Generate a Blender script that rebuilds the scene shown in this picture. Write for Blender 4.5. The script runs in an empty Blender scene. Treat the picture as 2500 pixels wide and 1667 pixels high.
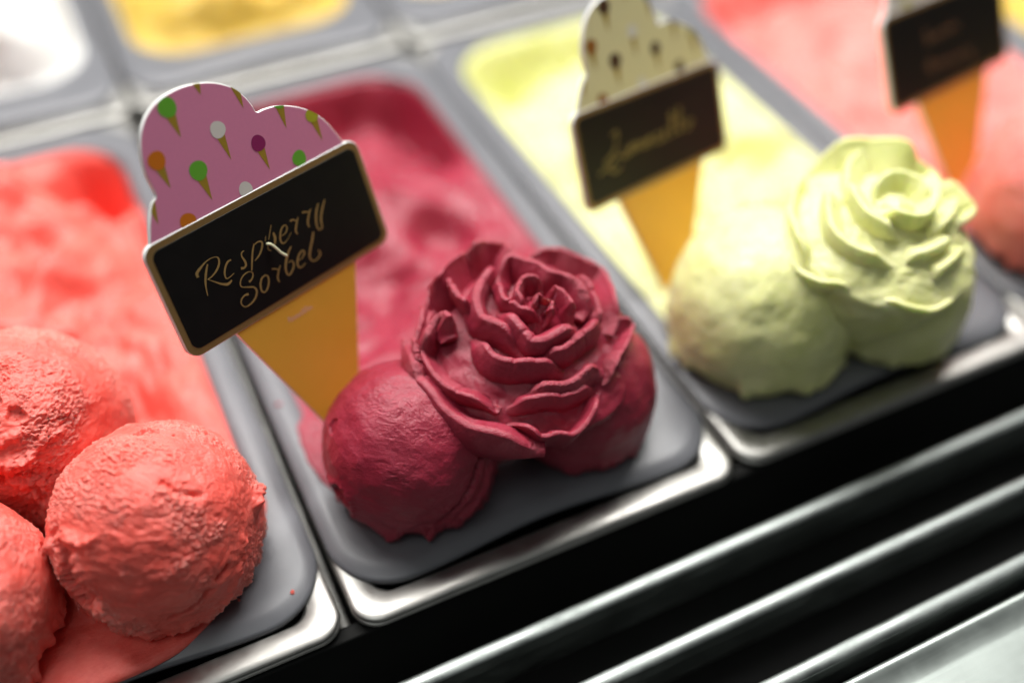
import bpy, bmesh, math
import numpy as np
from mathutils import Matrix, Vector

S = bpy.context.scene
COL = S.collection

# ------------------------------------------------------------------ camera
CAM_LOC = (-0.0355, -0.2025, 0.3545)
PITCH, YAW = 45.95, 25.8
cam_data = bpy.data.cameras.new("camera")
cam = bpy.data.objects.new("camera", cam_data)
COL.objects.link(cam)
cam.location = CAM_LOC
cam.rotation_euler = (math.radians(90 - PITCH), 0, math.radians(-YAW))
cam_data.sensor_width = 36.0
cam_data.lens = 36.0 * 2500 / 2352
cam_data.clip_start = 0.01
cam_data.clip_end = 50
cam_data.dof.use_dof = True
cam_data.dof.focus_distance = 0.384
cam_data.dof.aperture_fstop = 1.7
cam_data.dof.aperture_blades = 9
S.camera = cam

# ------------------------------------------------------------------ world (dim shop interior)
W = bpy.data.worlds.new("World")
S.world = W
W.use_nodes = True
W.node_tree.nodes["Background"].inputs[0].default_value = (0.93, 0.97, 1.0, 1)
W.node_tree.nodes["Background"].inputs[1].default_value = 0.062

# ------------------------------------------------------------------ display and rear lamps, added front fill
def area(name, loc, target, sx, sy, power, col):
    l = bpy.data.lights.new(name, 'AREA')
    l.shape = 'RECTANGLE'; l.size = sx; l.size_y = sy; l.energy = power; l.color = col
    o = bpy.data.objects.new(name, l); COL.objects.link(o)
    o.location = loc
    o.rotation_euler = (Vector(target) - Vector(loc)).to_track_quat('-Z', 'Y').to_euler()
    return o
area("display_light", (0.25, 0.68, 1.20), (0.12, 0.12, 0.0), 1.6, 0.42, 44, (1.0, 0.985, 0.955))
area("rear_light", (0.90, 1.95, 1.85), (0.12, 0.12, 0.0), 3.6, 0.80, 14, (1.0, 0.985, 0.955))
area("front_fill_light", (-0.6, -0.6, 2.2), (0.1, 0.1, 0.0), 1.2, 0.8, 7.5, (0.95, 1.0, 0.97))  # unseen soft fill, added to brighten the scoop fronts and the signs

S.view_settings.view_transform = 'Standard'
S.view_settings.look = 'None'
S.view_settings.exposure = 0.08
S.view_settings.gamma = 1.0
S.cycles.use_denoising = True
S.cycles.max_bounces = 10

RAS_FRAME=((0.0977, 0.0593, 0.0409),[(0.9969, 0.0153, -0.0767), (-0.0, 0.9806, 0.1961), (0.0782, -0.1955, 0.9776)])
RAS_PETALS=[
 [(3.4, 6.6, 39.5), (4.2, 10.3, 38.9), (1.2, 12.5, 38.5), (-2.9, 12.6, 38.5), (-6.5, 10.2, 38.6), (-9.1, 6.1, 38.8), (-8.9, 1.6, 39.2), (-6.9, -2.4, 39.5)],
 [(-6.1, -2.2, 38.6), (-2.4, 2.4, 38.9), (-0.6, -0.4, 39.0), (1.7, -2.4, 38.9), (0.4, -6.2, 38.6), (-2.5, -6.8, 38.5)],
 [(3.2, 4.5, 38.2), (7.7, 4.9, 37.7), (9.8, 0.7, 37.6), (10.3, -4.1, 37.4), (9.4, -8.3, 37.1)],
 [(-9.0, 21.3, 33.2), (-12.0, 13.7, 34.9), (-13.2, 7.8, 35.9), (-11.1, 2.2, 36.8), (-8.0, -1.8, 37.3), (-4.0, -4.2, 37.6), (-0.8, -6.0, 37.6)],
 [(-14.2, 7.8, 34.6), (-14.7, 0.1, 35.0), (-13.5, -5.7, 35.0), (-12.5, -10.4, 34.6), (-10.9, -13.8, 34.1), (-6.5, -15.1, 34.6), (-1.1, -14.6, 35.0), (5.0, -12.9, 35.2), (9.7, -10.3, 35.1), (11.0, -8.2, 35.3)],
 [(-9.0, 20.1, 34.6), (-4.3, 27.2, 32.1), (0.5, 28.3, 31.8), (4.6, 24.7, 33.3), (8.1, 19.1, 35.1), (10.6, 13.6, 36.3), (15.0, 10.2, 36.0), (17.9, 5.1, 35.9), (18.7, -1.5, 35.8), (17.2, -6.0, 36.0), (13.7, -8.2, 36.7)],
 [(-4.6, 26.6, 30.4), (-4.7, 30.3, 28.6), (-10.9, 26.4, 29.7), (-15.9, 22.7, 30.0), (-19.9, 17.0, 30.8), (-22.7, 11.4, 31.2), (-23.6, 5.1, 31.7), (-21.2, 0.3, 32.9), (-17.9, -4.6, 33.9), (-15.3, -9.9, 34.0), (-13.2, -14.0, 33.6)],
 [(-24.4, 2.3, 29.5), (-26.1, -3.2, 28.7), (-25.8, -8.9, 28.3), (-23.3, -13.2, 28.5), (-19.3, -16.4, 29.2), (-15.8, -18.6, 29.6), (-10.0, -20.6, 30.2), (-5.0, -22.0, 30.4), (0.0, -24.0, 29.8)],
 [(-9.9, -15.8, 32.8), (-6.0, -18.4, 32.6), (0.1, -18.9, 32.7), (7.9, -16.5, 32.9), (15.0, -13.4, 32.3), (20.6, -9.1, 31.4), (22.0, -5.4, 31.4)],
 [(-27.0, 27.7, 21.5), (-32.5, 24.2, 20.2), (-37.6, 18.2, 19.3), (-41.5, 12.2, 18.1), (-44.4, 6.8, 16.7), (-44.7, 1.4, 16.9), (-44.3, -5.5, 17.1), (-41.9, -11.5, 18.0), (-38.7, -16.6, 19.0), (-35.1, -20.6, 20.1), (-31.2, -24.2, 20.8), (-28.3, -26.3, 21.5), (-25.9, -24.8, 23.3)],
 [(-39.5, 16.6, 20.4), (-36.6, 22.7, 20.3), (-31.7, 31.2, 19.1), (-29.2, 31.5, 27.3), (-22.5, 36.6, 26.4), (-15.4, 40.1, 24.4), (-7.8, 42.3, 20.9), (-4.8, 37.8, 23.9)],
 [(-16.0, 39.9, 23.6), (-12.0, 41.2, 25.7), (-6.8, 42.4, 27.4), (-1.2, 42.9, 24.2), (7.2, 42.4, 21.1), (6.2, 34.3, 26.1), (8.2, 30.3, 28.1)],
 [(9.8, 32.8, 26.4), (18.2, 35.6, 22.6), (26.6, 33.7, 21.0), (30.9, 28.2, 21.3), (37.2, 21.5, 21.2), (39.6, 14.9, 20.9), (34.1, -0.5, 26.5), (31.0, -9.0, 27.6), (25.9, -14.0, 29.2)],
 [(27.3, -5.2, 28.0), (33.1, -6.7, 24.7), (38.4, -10.7, 20.7), (33.2, -17.0, 22.5), (26.5, -22.2, 24.2), (19.7, -27.6, 24.6), (13.9, -30.2, 25.0)],
 [(-18.1, -25.6, 25.1), (-11.5, -27.4, 26.0), (-3.5, -30.1, 25.7), (2.5, -29.8, 25.9), (8.5, -27.1, 26.7), (14.1, -26.0, 26.1), (16.1, -23.7, 26.6)],
 [(-26.7, -30.1, 19.4), (-23.7, -32.9, 19.1), (-20.3, -38.4, 17.0), (-17.6, -41.6, 15.6), (-11.0, -43.4, 15.9), (-5.5, -45.3, 15.2), (0.4, -43.5, 16.9), (6.0, -39.6, 19.6), (12.9, -31.7, 23.4)],
 [(-45.6, 18.4, 17.2), (-48.8, 9.7, 16.6), (-50.1, 1.7, 16.3), (-49.6, -7.6, 16.3), (-47.2, -17.8, 15.9), (-42.9, -26.9, 15.8), (-37.3, -32.7, 16.8), (-30.8, -37.5, 17.7), (-23.5, -42.2, 17.9), (-16.4, -45.0, 18.2)],
 [(-45.1, 5.3, 20.0), (-40.9, 11.6, 22.2), (-36.8, 15.1, 24.2), (-32.9, 15.4, 26.6), (-30.9, 11.4, 28.6), (-31.3, 5.5, 29.4)],
 [(-24.3, 7.7, 33.1), (-26.0, 13.0, 31.4), (-26.8, 19.7, 29.1), (-25.7, 27.9, 26.0), (-23.2, 35.6, 22.8)],
 [(24.3, 16.6, 29.2), (24.4, 6.0, 31.3), (23.4, -1.4, 32.1), (22.0, -7.4, 32.2), (17.9, -13.8, 32.4)],
 [(-25.3, -24.6, 21.7), (-22.3, -28.0, 21.5), (-18.0, -29.2, 22.3), (-11.4, -30.6, 23.3), (-4.2, -32.6, 23.3), (3.6, -32.2, 23.4), (11.5, -29.5, 23.9)],
 [(-34.4, 28.6, 20.0), (-40.0, 19.9, 19.9), (-45.4, 12.2, 18.0), (-47.6, 5.4, 17.3), (-47.8, -1.8, 17.4)],
]
LIME_FRAME=((0.2479, 0.0421, 0.0436),[(0.9988, 0.0073, -0.0488), (-0.0, 0.9889, 0.1483), (0.0494, -0.1482, 0.9877)])
LIME_PETALS=[
 [(-8.9, 1.2, 44.2), (-8.7, -4.6, 44.1), (-4.8, -9.7, 43.9), (1.3, -12.1, 43.6), (8.2, -10.7, 43.3), (16.0, -4.8, 42.5), (18.1, 1.5, 42.0)],
 [(-9.4, 2.5, 44.1), (-4.1, 11.2, 43.7), (5.9, 14.3, 42.8), (13.5, 10.2, 42.4), (16.2, 1.5, 42.6), (11.3, -6.9, 43.4)],
 [(-7.4, 20.6, 38.6), (-14.1, 12.3, 39.8), (-16.9, 2.7, 40.3), (-15.3, -5.3, 40.6), (-11.8, -10.7, 40.7), (-7.1, -13.0, 41.0)],
 [(-14.5, 12.4, 40.7), (-1.1, 30.5, 35.6), (18.7, 38.7, 29.5), (26.9, 33.4, 30.7), (33.2, 25.1, 30.8), (38.9, 16.7, 28.5), (26.1, 0.3, 37.9), (18.6, -8.0, 40.3)],
 [(-11.5, 26.7, 34.3), (-20.1, 18.2, 35.3), (-26.3, 9.9, 34.8), (-29.9, 1.3, 33.9), (-29.0, -6.9, 33.9), (-25.3, -14.0, 34.5), (-19.9, -18.5, 35.3), (-12.3, -22.1, 36.2)],
 [(-11.7, -21.7, 35.5), (-2.4, -23.7, 35.8), (6.0, -23.2, 35.8), (13.1, -21.3, 35.3), (16.5, -18.6, 35.4)],
 [(3.6, -17.0, 39.3), (13.8, -15.1, 38.2), (25.4, -9.1, 35.4), (42.7, 4.7, 25.5)],
 [(-8.6, 42.1, 26.7), (-24.8, 30.8, 26.9), (-33.9, 21.0, 26.7), (-38.6, 9.8, 26.7), (-40.6, -2.1, 26.0), (-38.8, -7.8, 26.8)],
 [(-37.8, 20.4, 21.3), (-42.9, 10.2, 20.5), (-44.5, -1.2, 20.1), (-42.1, -9.2, 21.2), (-38.3, -14.7, 22.8), (-33.6, -18.8, 24.5), (-27.2, -23.6, 26.3)],
 [(38.6, 16.4, 31.6), (42.4, 7.1, 29.7), (42.9, -0.9, 28.9), (42.5, -6.3, 27.7), (36.1, -10.3, 28.3), (23.9, -13.7, 34.2)],
 [(-22.4, -25.0, 26.8), (-21.6, -30.6, 24.2), (-16.2, -36.6, 22.6), (-10.2, -39.3, 22.1), (-3.6, -41.5, 21.3), (5.2, -39.8, 22.4), (10.7, -35.9, 24.3)],
 [(-4.3, -32.4, 30.4), (3.9, -30.5, 31.5), (13.9, -27.3, 31.5), (24.0, -21.9, 30.4)],
 [(-8.6, 42.1, 26.7), (0.5, 43.0, 30.3), (5.9, 42.5, 34.4), (16.7, 39.6, 35.1), (26.8, 32.5, 38.2), (31.1, 26.7, 37.2), (36.3, 19.7, 32.9)],
]
SIGN1=[(0.0184, 0.1068, 0.0933), (0.9251, 0.3763, -0.0501), (-0.1066, 0.3843, 0.917)]
SIGN2=[(0.1994, 0.1361, 0.068), (0.9574, 0.2666, -0.1114), (-0.0142, 0.4285, 0.9034)]
SIGN3=[(0.3712, 0.1397, 0.0691), (0.9699, 0.2312, -0.076), (-0.0441, 0.4739, 0.8795)]
CLOUD=[(-47.43, 23.77), (-43.84, 31.17), (-40.35, 36.47), (-37.63, 39.01), (-37.85, 47.32), (-36.13, 54.98), (-32.64, 61.79), (-27.71, 66.34), (-21.88, 68.93), (-13.96, 69.94), (-5.87, 68.98), (0.85, 66.74), (6.93, 62.72), (10.73, 57.8), (12.66, 53.04), (13.39, 50.11), (17.49, 49.87), (23.39, 48.76), (30.63, 45.51), (37.3, 40.47), (41.56, 34.66), (44.12, 28.91), (45.49, 25.09)]
CONE=[(-30.13, -27.79), (-11.6, -76.48), (16.04, -64.71), (31.54, -25.88)]
PRINTS=[('green', (-20.11, 65.41), 3.71, (-19.66, 53.64)), ('white', (-4.73, 50.52), 3.23, (-4.26, 38.16)), ('purple', (9.04, 39.23), 3.17, (9.57, 27.99)), ('green', (24.04, 50.85), 3.37, (23.05, 39.44)), ('lime', (36.16, 39.76), 2.97, (36.73, 28.51)), ('orange', (-31.99, 49.93), 3.5, (-31.32, 38.72)), ('green', (-18.46, 40.07), 3.71, (-17.95, 27.78)), ('green', (23.71, 26.57), 3.23, (24.13, 14.1)), ('white', (-3.38, 25.51), 2.97, (-2.79, 13.59)), ('orange', (-30.34, 24.67), 3.37, (-29.99, 12.54)), ('green', (-40.44, 40.69), 3.37, (-41.35, 28.87)), ('orange', (-5.51, 72.59), 3.37, (-5.8, 64.44)), ('white', (8.82, 64.64), 3.23, (8.66, 53.54))]
LETTERS=[([(-30.33, 6.94), (-32.2, 4.4), (-33.84, 1.54), (-34.74, -0.97), (-35.38, -4.01)], [0.62, 1.11, 1.05, 0.68, 0.43]), ([(-36.05, 4.2), (-35.66, 5.84), (-33.56, 6.96), (-30.68, 8.04), (-28.17, 8.3), (-26.01, 7.79), (-25.3, 6.57), (-26.18, 4.6), (-28.25, 2.88), (-30.83, 1.81), (-32.86, 1.58)], [1.36, 1.36, 1.05, 0.49, 0.31, 0.43, 0.86, 0.99, 0.93, 0.49, 0.31]), ([(-32.45, 1.36), (-30.4, -0.67), (-28.17, -2.8), (-25.89, -4.02), (-23.8, -3.5)], [0.37, 0.62, 0.99, 1.36, 0.62]), ([(-20.76, 3.86), (-22.2, 3.85), (-23.89, 2.66), (-25.42, 0.46), (-25.62, -1.7), (-24.09, -1.94), (-21.8, -1.45)], [0.56, 0.93, 0.99, 0.93, 0.62, 0.37, 0.25]), ([(-14.28, 4.49), (-15.57, 4.2), (-16.04, 2.93), (-15.67, 0.86), (-15.77, -0.8), (-16.88, -1.56), (-18.36, -1.16)], [0.37, 0.56, 0.74, 1.05, 1.05, 0.86, 1.42]), ([(-9.24, 4.96), (-11.03, 2.46), (-12.98, -1.11), (-14.5, -4.13)], [0.56, 0.86, 0.86, 0.56]), ([(-9.45, 4.5), (-7.17, 4.87), (-5.79, 3.91), (-6.79, 1.83), (-8.96, -0.12), (-11.6, -1.24)], [0.37, 0.56, 0.86, 0.93, 0.74, 0.31]), ([(-3.24, 5.37), (-4.33, 3.63)], [0.37, 0.25]), ([(0.81, 8.29), (-0.99, 5.77), (-2.58, 3.52)], [0.31, 0.43, 0.31]), ([(0.41, 5.08), (0.26, 2.87), (-0.91, 0.58)], [0.93, 1.42, 0.74]), ([(-3.86, 1.87), (-4.32, 0.12), (-3.46, -1.01)], [0.43, 0.68, 0.43]), ([(2.6, 2.28), (5.07, 2.4), (6.82, 3.84), (6.46, 5.46), (4.42, 4.82), (2.82, 2.75), (2.07, 0.63), (2.71, -0.85), (4.89, -0.4), (7.8, 1.43)], [0.31, 0.43, 0.68, 0.49, 0.8, 0.93, 0.86, 0.56, 0.25, 0.19]), ([(9.22, 5.73), (10.59, 5.83), (11.91, 4.81), (13.39, 5.63)], [0.8, 0.74, 0.56, 0.43]), ([(13.21, 5.52), (11.27, 3.2), (10.05, 1.1), (10.24, -0.35)], [0.49, 0.99, 0.99, 0.68]), ([(15.76, 6.41), (17.22, 6.17), (18.46, 5.43), (20.3, 5.98)], [0.8, 0.74, 0.56, 0.43]), ([(19.6, 5.74), (17.71, 3.55), (16.48, 1.44), (16.43, -0.29)], [0.49, 0.99, 0.99, 0.68]), ([(24.23, 6.63), (22.19, 4.12), (20.71, 1.33), (19.94, -1.42), (20.42, -3.41), (22.44, -3.03)], [0.62, 1.11, 1.17, 1.05, 0.68, 0.43]), ([(27.8, 6.7), (25.01, 3.55), (22.86, 0.29), (21.92, -3.17), (20.35, -3.58)], [0.56, 1.05, 1.11, 0.74, 0.37]), ([(-17.38, -7.61), (-15.94, -7.22), (-14.64, -5.79), (-14.91, -4.38), (-16.89, -3.84), (-19.28, -4.49), (-20.98, -6.07), (-21.07, -7.87), (-18.75, -9.19), (-16.41, -10.53), (-15.9, -12.47), (-17.43, -14.57), (-20.13, -15.82), (-22.87, -15.8), (-24.03, -14.06), (-23.41, -12.46), (-21.53, -11.56), (-19.66, -11.88)], [1.05, 0.74, 0.62, 0.43, 0.43, 0.56, 0.62, 0.49, 0.62, 0.8, 0.99, 0.93, 0.68, 0.49, 0.62, 0.68, 0.74, 1.11]), ([(-9.94, -8.54), (-11.79, -9.03), (-13.32, -10.94), (-13.88, -13.37), (-12.96, -14.65), (-11.03, -13.73), (-9.39, -11.48), (-9.08, -9.49), (-10.08, -8.39)], [0.62, 0.86, 0.99, 0.8, 0.56, 0.8, 0.93, 0.74, 0.56]), ([(-6.12, -7.75), (-4.72, -8.48), (-3.55, -9.28), (-2.02, -8.32)], [0.8, 0.74, 0.56, 0.43]), ([(-2.42, -8.43), (-4.31, -10.65), (-5.35, -12.45), (-5.22, -14.09)], [0.49, 0.93, 0.99, 0.68]), ([(5.44, -3.58), (3.03, -5.47), (0.76, -8.21), (-0.61, -11.02), (-0.4, -13.49), (1.58, -13.03), (3.53, -11.01), (3.42, -8.99), (1.69, -8.88)], [0.62, 1.11, 1.17, 0.99, 0.68, 0.86, 0.86, 0.56, 0.31]), ([(5.96, -10.3), (8.26, -10.18), (10.05, -8.73), (9.69, -7.52), (7.56, -8.25), (5.7, -10.36), (5.2, -12.47), (6.33, -13.46), (8.96, -12.84)], [0.31, 0.49, 0.8, 0.62, 0.86, 0.99, 0.86, 0.56, 0.25]), ([(17.43, -2.92), (15.43, -5.86), (12.99, -8.96), (11.64, -11.44), (12.14, -13.49), (14.3, -14.0), (16.75, -12.66), (16.57, -10.78)], [0.8, 1.11, 1.11, 0.93, 0.62, 0.62, 0.8, 0.62])]
PIN=[(-4.09, 2.3), (-3.19, 1.92), (-2.11, 0.04), (-0.86, -2.91), (0.77, -5.09)]
TAGLINE=[(-7.69, -31.21), (4.68, -31.53)]


# ------------------------------------------------------------------ noise
_rng = np.random.RandomState(7)
_PERM = np.concatenate([_rng.permutation(256)] * 3)
_G = _rng.normal(size=(256, 3)); _G /= np.linalg.norm(_G, axis=1)[:, None]
_GX, _GY, _GZ = [np.ascontiguousarray(_G[:, k], np.float32) for k in range(3)]

def perlin(p):
    p = np.asarray(p, np.float32)
    sh = p.shape[:-1]; p = p.reshape(-1, 3)
    fl = np.floor(p); f = p - fl; i = fl.astype(np.int32) & 255
    u = f * f * f * (f * (f * 6 - 15) + 10)
    out = np.zeros(len(p), np.float32)
    f0, f1 = f, f - 1
    for dx in (0, 1):
        wx = u[:, 0] if dx else 1 - u[:, 0]
        hx = _PERM[i[:, 0] + dx] + i[:, 1]
        gx = (f1 if dx else f0)[:, 0]
        for dy in (0, 1):
            wxy = wx * (u[:, 1] if dy else 1 - u[:, 1])
            hy = _PERM[hx + dy] + i[:, 2]
            gy = (f1 if dy else f0)[:, 1]
            for dz in (0, 1):
                h = _PERM[hy + dz]
                gz = (f1 if dz else f0)[:, 2]
                out += wxy * (u[:, 2] if dz else 1 - u[:, 2]) * (_GX[h] * gx + _GY[h] * gy + _GZ[h] * gz)
    return (out * 1.5).astype(float).reshape(sh)

def fbm(p, oct=4, gain=0.5):
    a, s, t = 1.0, 0.0, 0.0
    p = np.asarray(p, float)
    for k in range(oct):
        s = s + a * perlin(p + 17.3 * k); t += a; a *= gain; p = p * 2.03
    return s / t

def vnoise(p, oct=2):
    p = np.asarray(p, float)
    return np.stack([fbm(p + o, oct) for o in (0.0, 31.7, 67.1)], -1)

def sstep(a, b, x):
    t = np.clip((x - a) / (b - a), 0, 1)
    return t * t * (3 - 2 * t)

# ------------------------------------------------------------------ object helpers
def tag(o, label=None, cat=None, group=None, kind=None):
    if label: o["label"] = label
    if cat: o["category"] = cat
    if group: o["group"] = group
    if kind: o["kind"] = kind
    return o

def link(name, me, parent=None):
    o = bpy.data.objects.new(name, me)
    COL.objects.link(o)
    if parent: o.parent = parent
    return o

def empty(name, loc, basis=None):
    o = link(name, None)
    o.empty_display_size = 0.01
    if basis is not None:
        x, y, z = basis
        o.matrix_world = Matrix(((x[0], y[0], z[0], loc[0]), (x[1], y[1], z[1], loc[1]), (x[2], y[2], z[2], loc[2]), (0, 0, 0, 1)))
    else:
        o.location = loc
    return o

def mesh(name, verts, faces, mats, smooth=True, idx=None, recalc=True):
    me = bpy.data.meshes.new(name)
    me.from_pydata(np.asarray(verts, float).tolist(), [], faces)
    for m in (mats if isinstance(mats, (list, tuple)) else [mats]):
        me.materials.append(m)
    if recalc:
        bm = bmesh.new(); bm.from_mesh(me)
        bmesh.ops.recalc_face_normals(bm, faces=bm.faces[:])
        bm.to_mesh(me); bm.free()
    if idx is not None: me.polygons.foreach_set("material_index", idx)
    me.polygons.foreach_set("use_smooth", [smooth] * len(me.polygons))
    me.update()
    return me

def put_attr(me, vals):
    a = me.attributes.new("frost", 'FLOAT', 'POINT')
    v = np.zeros(len(me.vertices), np.float32); vals = np.asarray(vals, np.float32).ravel(); v[:len(vals)] = vals
    a.data.foreach_set("value", v)
    return me

def grid_faces(k, n, wrap=True):
    a = np.arange(k - 1)[:, None]; b = np.arange(n if wrap else n - 1)[None, :]; c = (b + 1) % n
    return np.stack([a * n + b, a * n + c, (a + 1) * n + c, (a + 1) * n + b], -1).reshape(-1, 4)

def rings_mesh(name, rings, mats, cap0=True, cap1=True, smooth=True, idxfn=None):
    """closed rings (k x n x 3) skinned one to the next"""
    k, n = len(rings), len(rings[0])
    V = np.concatenate([np.asarray(r, float) for r in rings])
    F = grid_faces(k, n).tolist()
    if cap0: F.append(tuple(range(n - 1, -1, -1)))
    if cap1: F.append(tuple((k - 1) * n + b for b in range(n)))
    return mesh(name, V, F, mats, smooth)

def autosmooth(o, deg=35):
    me = o.data
    bm = bmesh.new(); bm.from_mesh(me)
    for e in bm.edges:
        if len(e.link_faces) == 2 and e.calc_face_angle(0) > math.radians(deg): e.smooth = False
    bm.to_mesh(me); bm.free()
    return o

def spline(pts, n):
    """Catmull-Rom through pts, n samples evenly spaced along its length"""
    P = np.asarray(pts, float)
    Q = np.vstack([2 * P[0] - P[1], P, 2 * P[-1] - P[-2]])
    out = []
    for i in range(1, len(Q) - 2):
        t = np.linspace(0, 1, 24, endpoint=False)[:, None]
        a, b, c, d = Q[i - 1], Q[i], Q[i + 1], Q[i + 2]
        out.append(0.5 * (2 * b + (c - a) * t + (2 * a - 5 * b + 4 * c - d) * t ** 2 + (3 * b - a - 3 * c + d) * t ** 3))
    out.append(P[-1:]); out = np.vstack(out)
    L = np.concatenate([[0], np.cumsum(np.linalg.norm(np.diff(out, axis=0), axis=1))])
    s = np.linspace(0, L[-1], n)
    return np.stack([np.interp(s, L, out[:, k]) for k in range(out.shape[1])], -1)

def rrect(x0, x1, y0, y1, r, z=0.0, nc=14, ne=26, bow=0.0):
    """rounded rectangle, counter-clockwise, starting on the front edge; bow pulls the front edge in"""
    P = []
    def edge(a, b, isfront=False):
        for t in np.linspace(0, 1, ne, endpoint=False):
            x = a[0] + (b[0] - a[0]) * t; y = a[1] + (b[1] - a[1]) * t
            P.append((x, y + (bow * math.sin(math.pi * t) ** 2 if isfront else 0), z))
    def corner(cx, cy, a0):
        for t in np.linspace(0, math.pi / 2, nc, endpoint=False):
            P.append((cx + r * math.cos(a0 + t), cy + r * math.sin(a0 + t), z))
    edge((x0 + r, y0), (x1 - r, y0), True); corner(x1 - r, y0 + r, -math.pi / 2)
    edge((x1, y0 + r), (x1, y1 - r)); corner(x1 - r, y1 - r, 0)
    edge((x1 - r, y1), (x0 + r, y1)); corner(x0 + r, y1 - r, math.pi / 2)
    edge((x0, y1 - r), (x0, y0 + r)); corner(x0 + r, y0 + r, math.pi)
    return np.array(P)

# ------------------------------------------------------------------ materials
def newmat(name):
    m = bpy.data.materials.new(name); m.use_nodes = True
    nt = m.node_tree
    return m, nt, nt.nodes["Principled BSDF"]

def N(nt, typ, **kw):
    n = nt.nodes.new(typ)
    for k, v in kw.items():
        if k.startswith("i_"): n.inputs[k[2:].replace("_", " ")].default_value = v
        else: setattr(n, k, v)
    return n

def objcoord(nt, scale=(1, 1, 1)):
    tc = N(nt, "ShaderNodeTexCoord"); mp = N(nt, "ShaderNodeMapping")
    mp.inputs["Scale"].default_value = scale
    nt.links.new(tc.outputs["Object"], mp.inputs["Vector"])
    return mp.outputs["Vector"]

def gelato(name, col, pale, deep, rough=0.42, sss=0.35, rad=(1, .35, .25), grain=1.0, scale=0.005, frost=None, aniso=(1, 1, 1)):
    m, nt, b = newmat(name)
    L = nt.links.new
    v = objcoord(nt)
    n1 = N(nt, "ShaderNodeTexNoise", i_Scale=55.0, i_Detail=5.0, i_Roughness=0.6)
    n2 = N(nt, "ShaderNodeTexNoise", i_Scale=760.0, i_Detail=5.0, i_Roughness=0.72)
    n3 = N(nt, "ShaderNodeTexNoise", i_Scale=2400.0, i_Detail=2.0)
    for n in (n1, n3): L(v, n.inputs["Vector"])
    L(objcoord(nt, aniso), n2.inputs["Vector"])
    rp = N(nt, "ShaderNodeValToRGB")
    rp.color_ramp.elements[0].position = 0.32; rp.color_ramp.elements[0].color = (*deep, 1)
    rp.color_ramp.elements[1].position = 0.72; rp.color_ramp.elements[1].color = (*pale, 1)
    e = rp.color_ramp.elements.new(0.5); e.color = (*col, 1)
    mixf = N(nt, "ShaderNodeMath", operation='MULTIPLY_ADD'); mixf.inputs[1].default_value = 0.45
    sub = N(nt, "ShaderNodeMath", operation='MULTIPLY_ADD'); sub.inputs[1].default_value = 0.55; sub.inputs[2].default_value = 0.0
    L(n1.outputs["Fac"], sub.inputs[0]); L(n2.outputs["Fac"], mixf.inputs[0]); L(sub.outputs[0], mixf.inputs[2])
    L(mixf.outputs[0], rp.inputs["Fac"])
    at = N(nt, "ShaderNodeAttribute", attribute_name="frost")           # torn, aerated edges are paler and grainier
    fm = N(nt, "ShaderNodeMix", data_type='RGBA'); fm.inputs["B"].default_value = (*(frost or pale), 1)
    ff = N(nt, "ShaderNodeMath", operation='MULTIPLY'); L(at.outputs["Fac"], ff.inputs[0]); L(n2.outputs["Fac"], ff.inputs[1])
    L(ff.outputs[0], fm.inputs["Factor"]); L(rp.outputs["Color"], fm.inputs["A"]); L(fm.outputs["Result"], b.inputs["Base Color"])
    rr = N(nt, "ShaderNodeMapRange"); rr.inputs["To Min"].default_value = rough - 0.12; rr.inputs["To Max"].default_value = rough + 0.2
    L(n2.outputs["Fac"], rr.inputs["Value"]); L(rr.outputs[0], b.inputs["Roughness"])
    b1 = N(nt, "ShaderNodeBump"); b1.inputs["Strength"].default_value = 0.5 * grain; b1.inputs["Distance"].default_value = 0.0011
    b2 = N(nt, "ShaderNodeBump"); b2.inputs["Strength"].default_value = 0.12 + 0.25 * grain; b2.inputs["Distance"].default_value = 0.0003
    fs = N(nt, "ShaderNodeMath", operation='MULTIPLY_ADD'); L(at.outputs["Fac"], fs.inputs[0]); fs.inputs[1].default_value = .45; fs.inputs[2].default_value = 0.5 * grain
    L(fs.outputs[0], b1.inputs["Strength"])
    f2 = N(nt, "ShaderNodeMath", operation='MULTIPLY_ADD'); L(at.outputs["Fac"], f2.inputs[0]); f2.inputs[1].default_value = .5; f2.inputs[2].default_value = 0.12 + .25 * grain
    L(f2.outputs[0], b2.inputs["Strength"])
    L(n2.outputs["Fac"], b1.inputs["Height"]); L(n3.outputs["Fac"], b2.inputs["Height"])
    L(b1.outputs["Normal"], b2.inputs["Normal"]); L(b2.outputs["Normal"], b.inputs["Normal"])
    b.inputs["Subsurface Weight"].default_value = sss
    b.inputs["Subsurface Radius"].default_value = rad
    b.inputs["Subsurface Scale"].default_value = scale
    b.inputs["Specular IOR Level"].default_value = 0.45
    wet = N(nt, "ShaderNodeMapRange"); wet.inputs["From Min"].default_value = .46; wet.inputs["From Max"].default_value = .62; wet.inputs["To Max"].default_value = .22
    n4 = N(nt, "ShaderNodeTexNoise", i_Scale=48.0, i_Detail=3.0); L(v, n4.inputs["Vector"]); L(n4.outputs["Fac"], wet.inputs["Value"])
    L(wet.outputs[0], b.inputs["Coat Weight"]); b.inputs["Coat Roughness"].default_value = .22; L(b1.outputs["Normal"], b.inputs["Coat Normal"])
    return m

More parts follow.
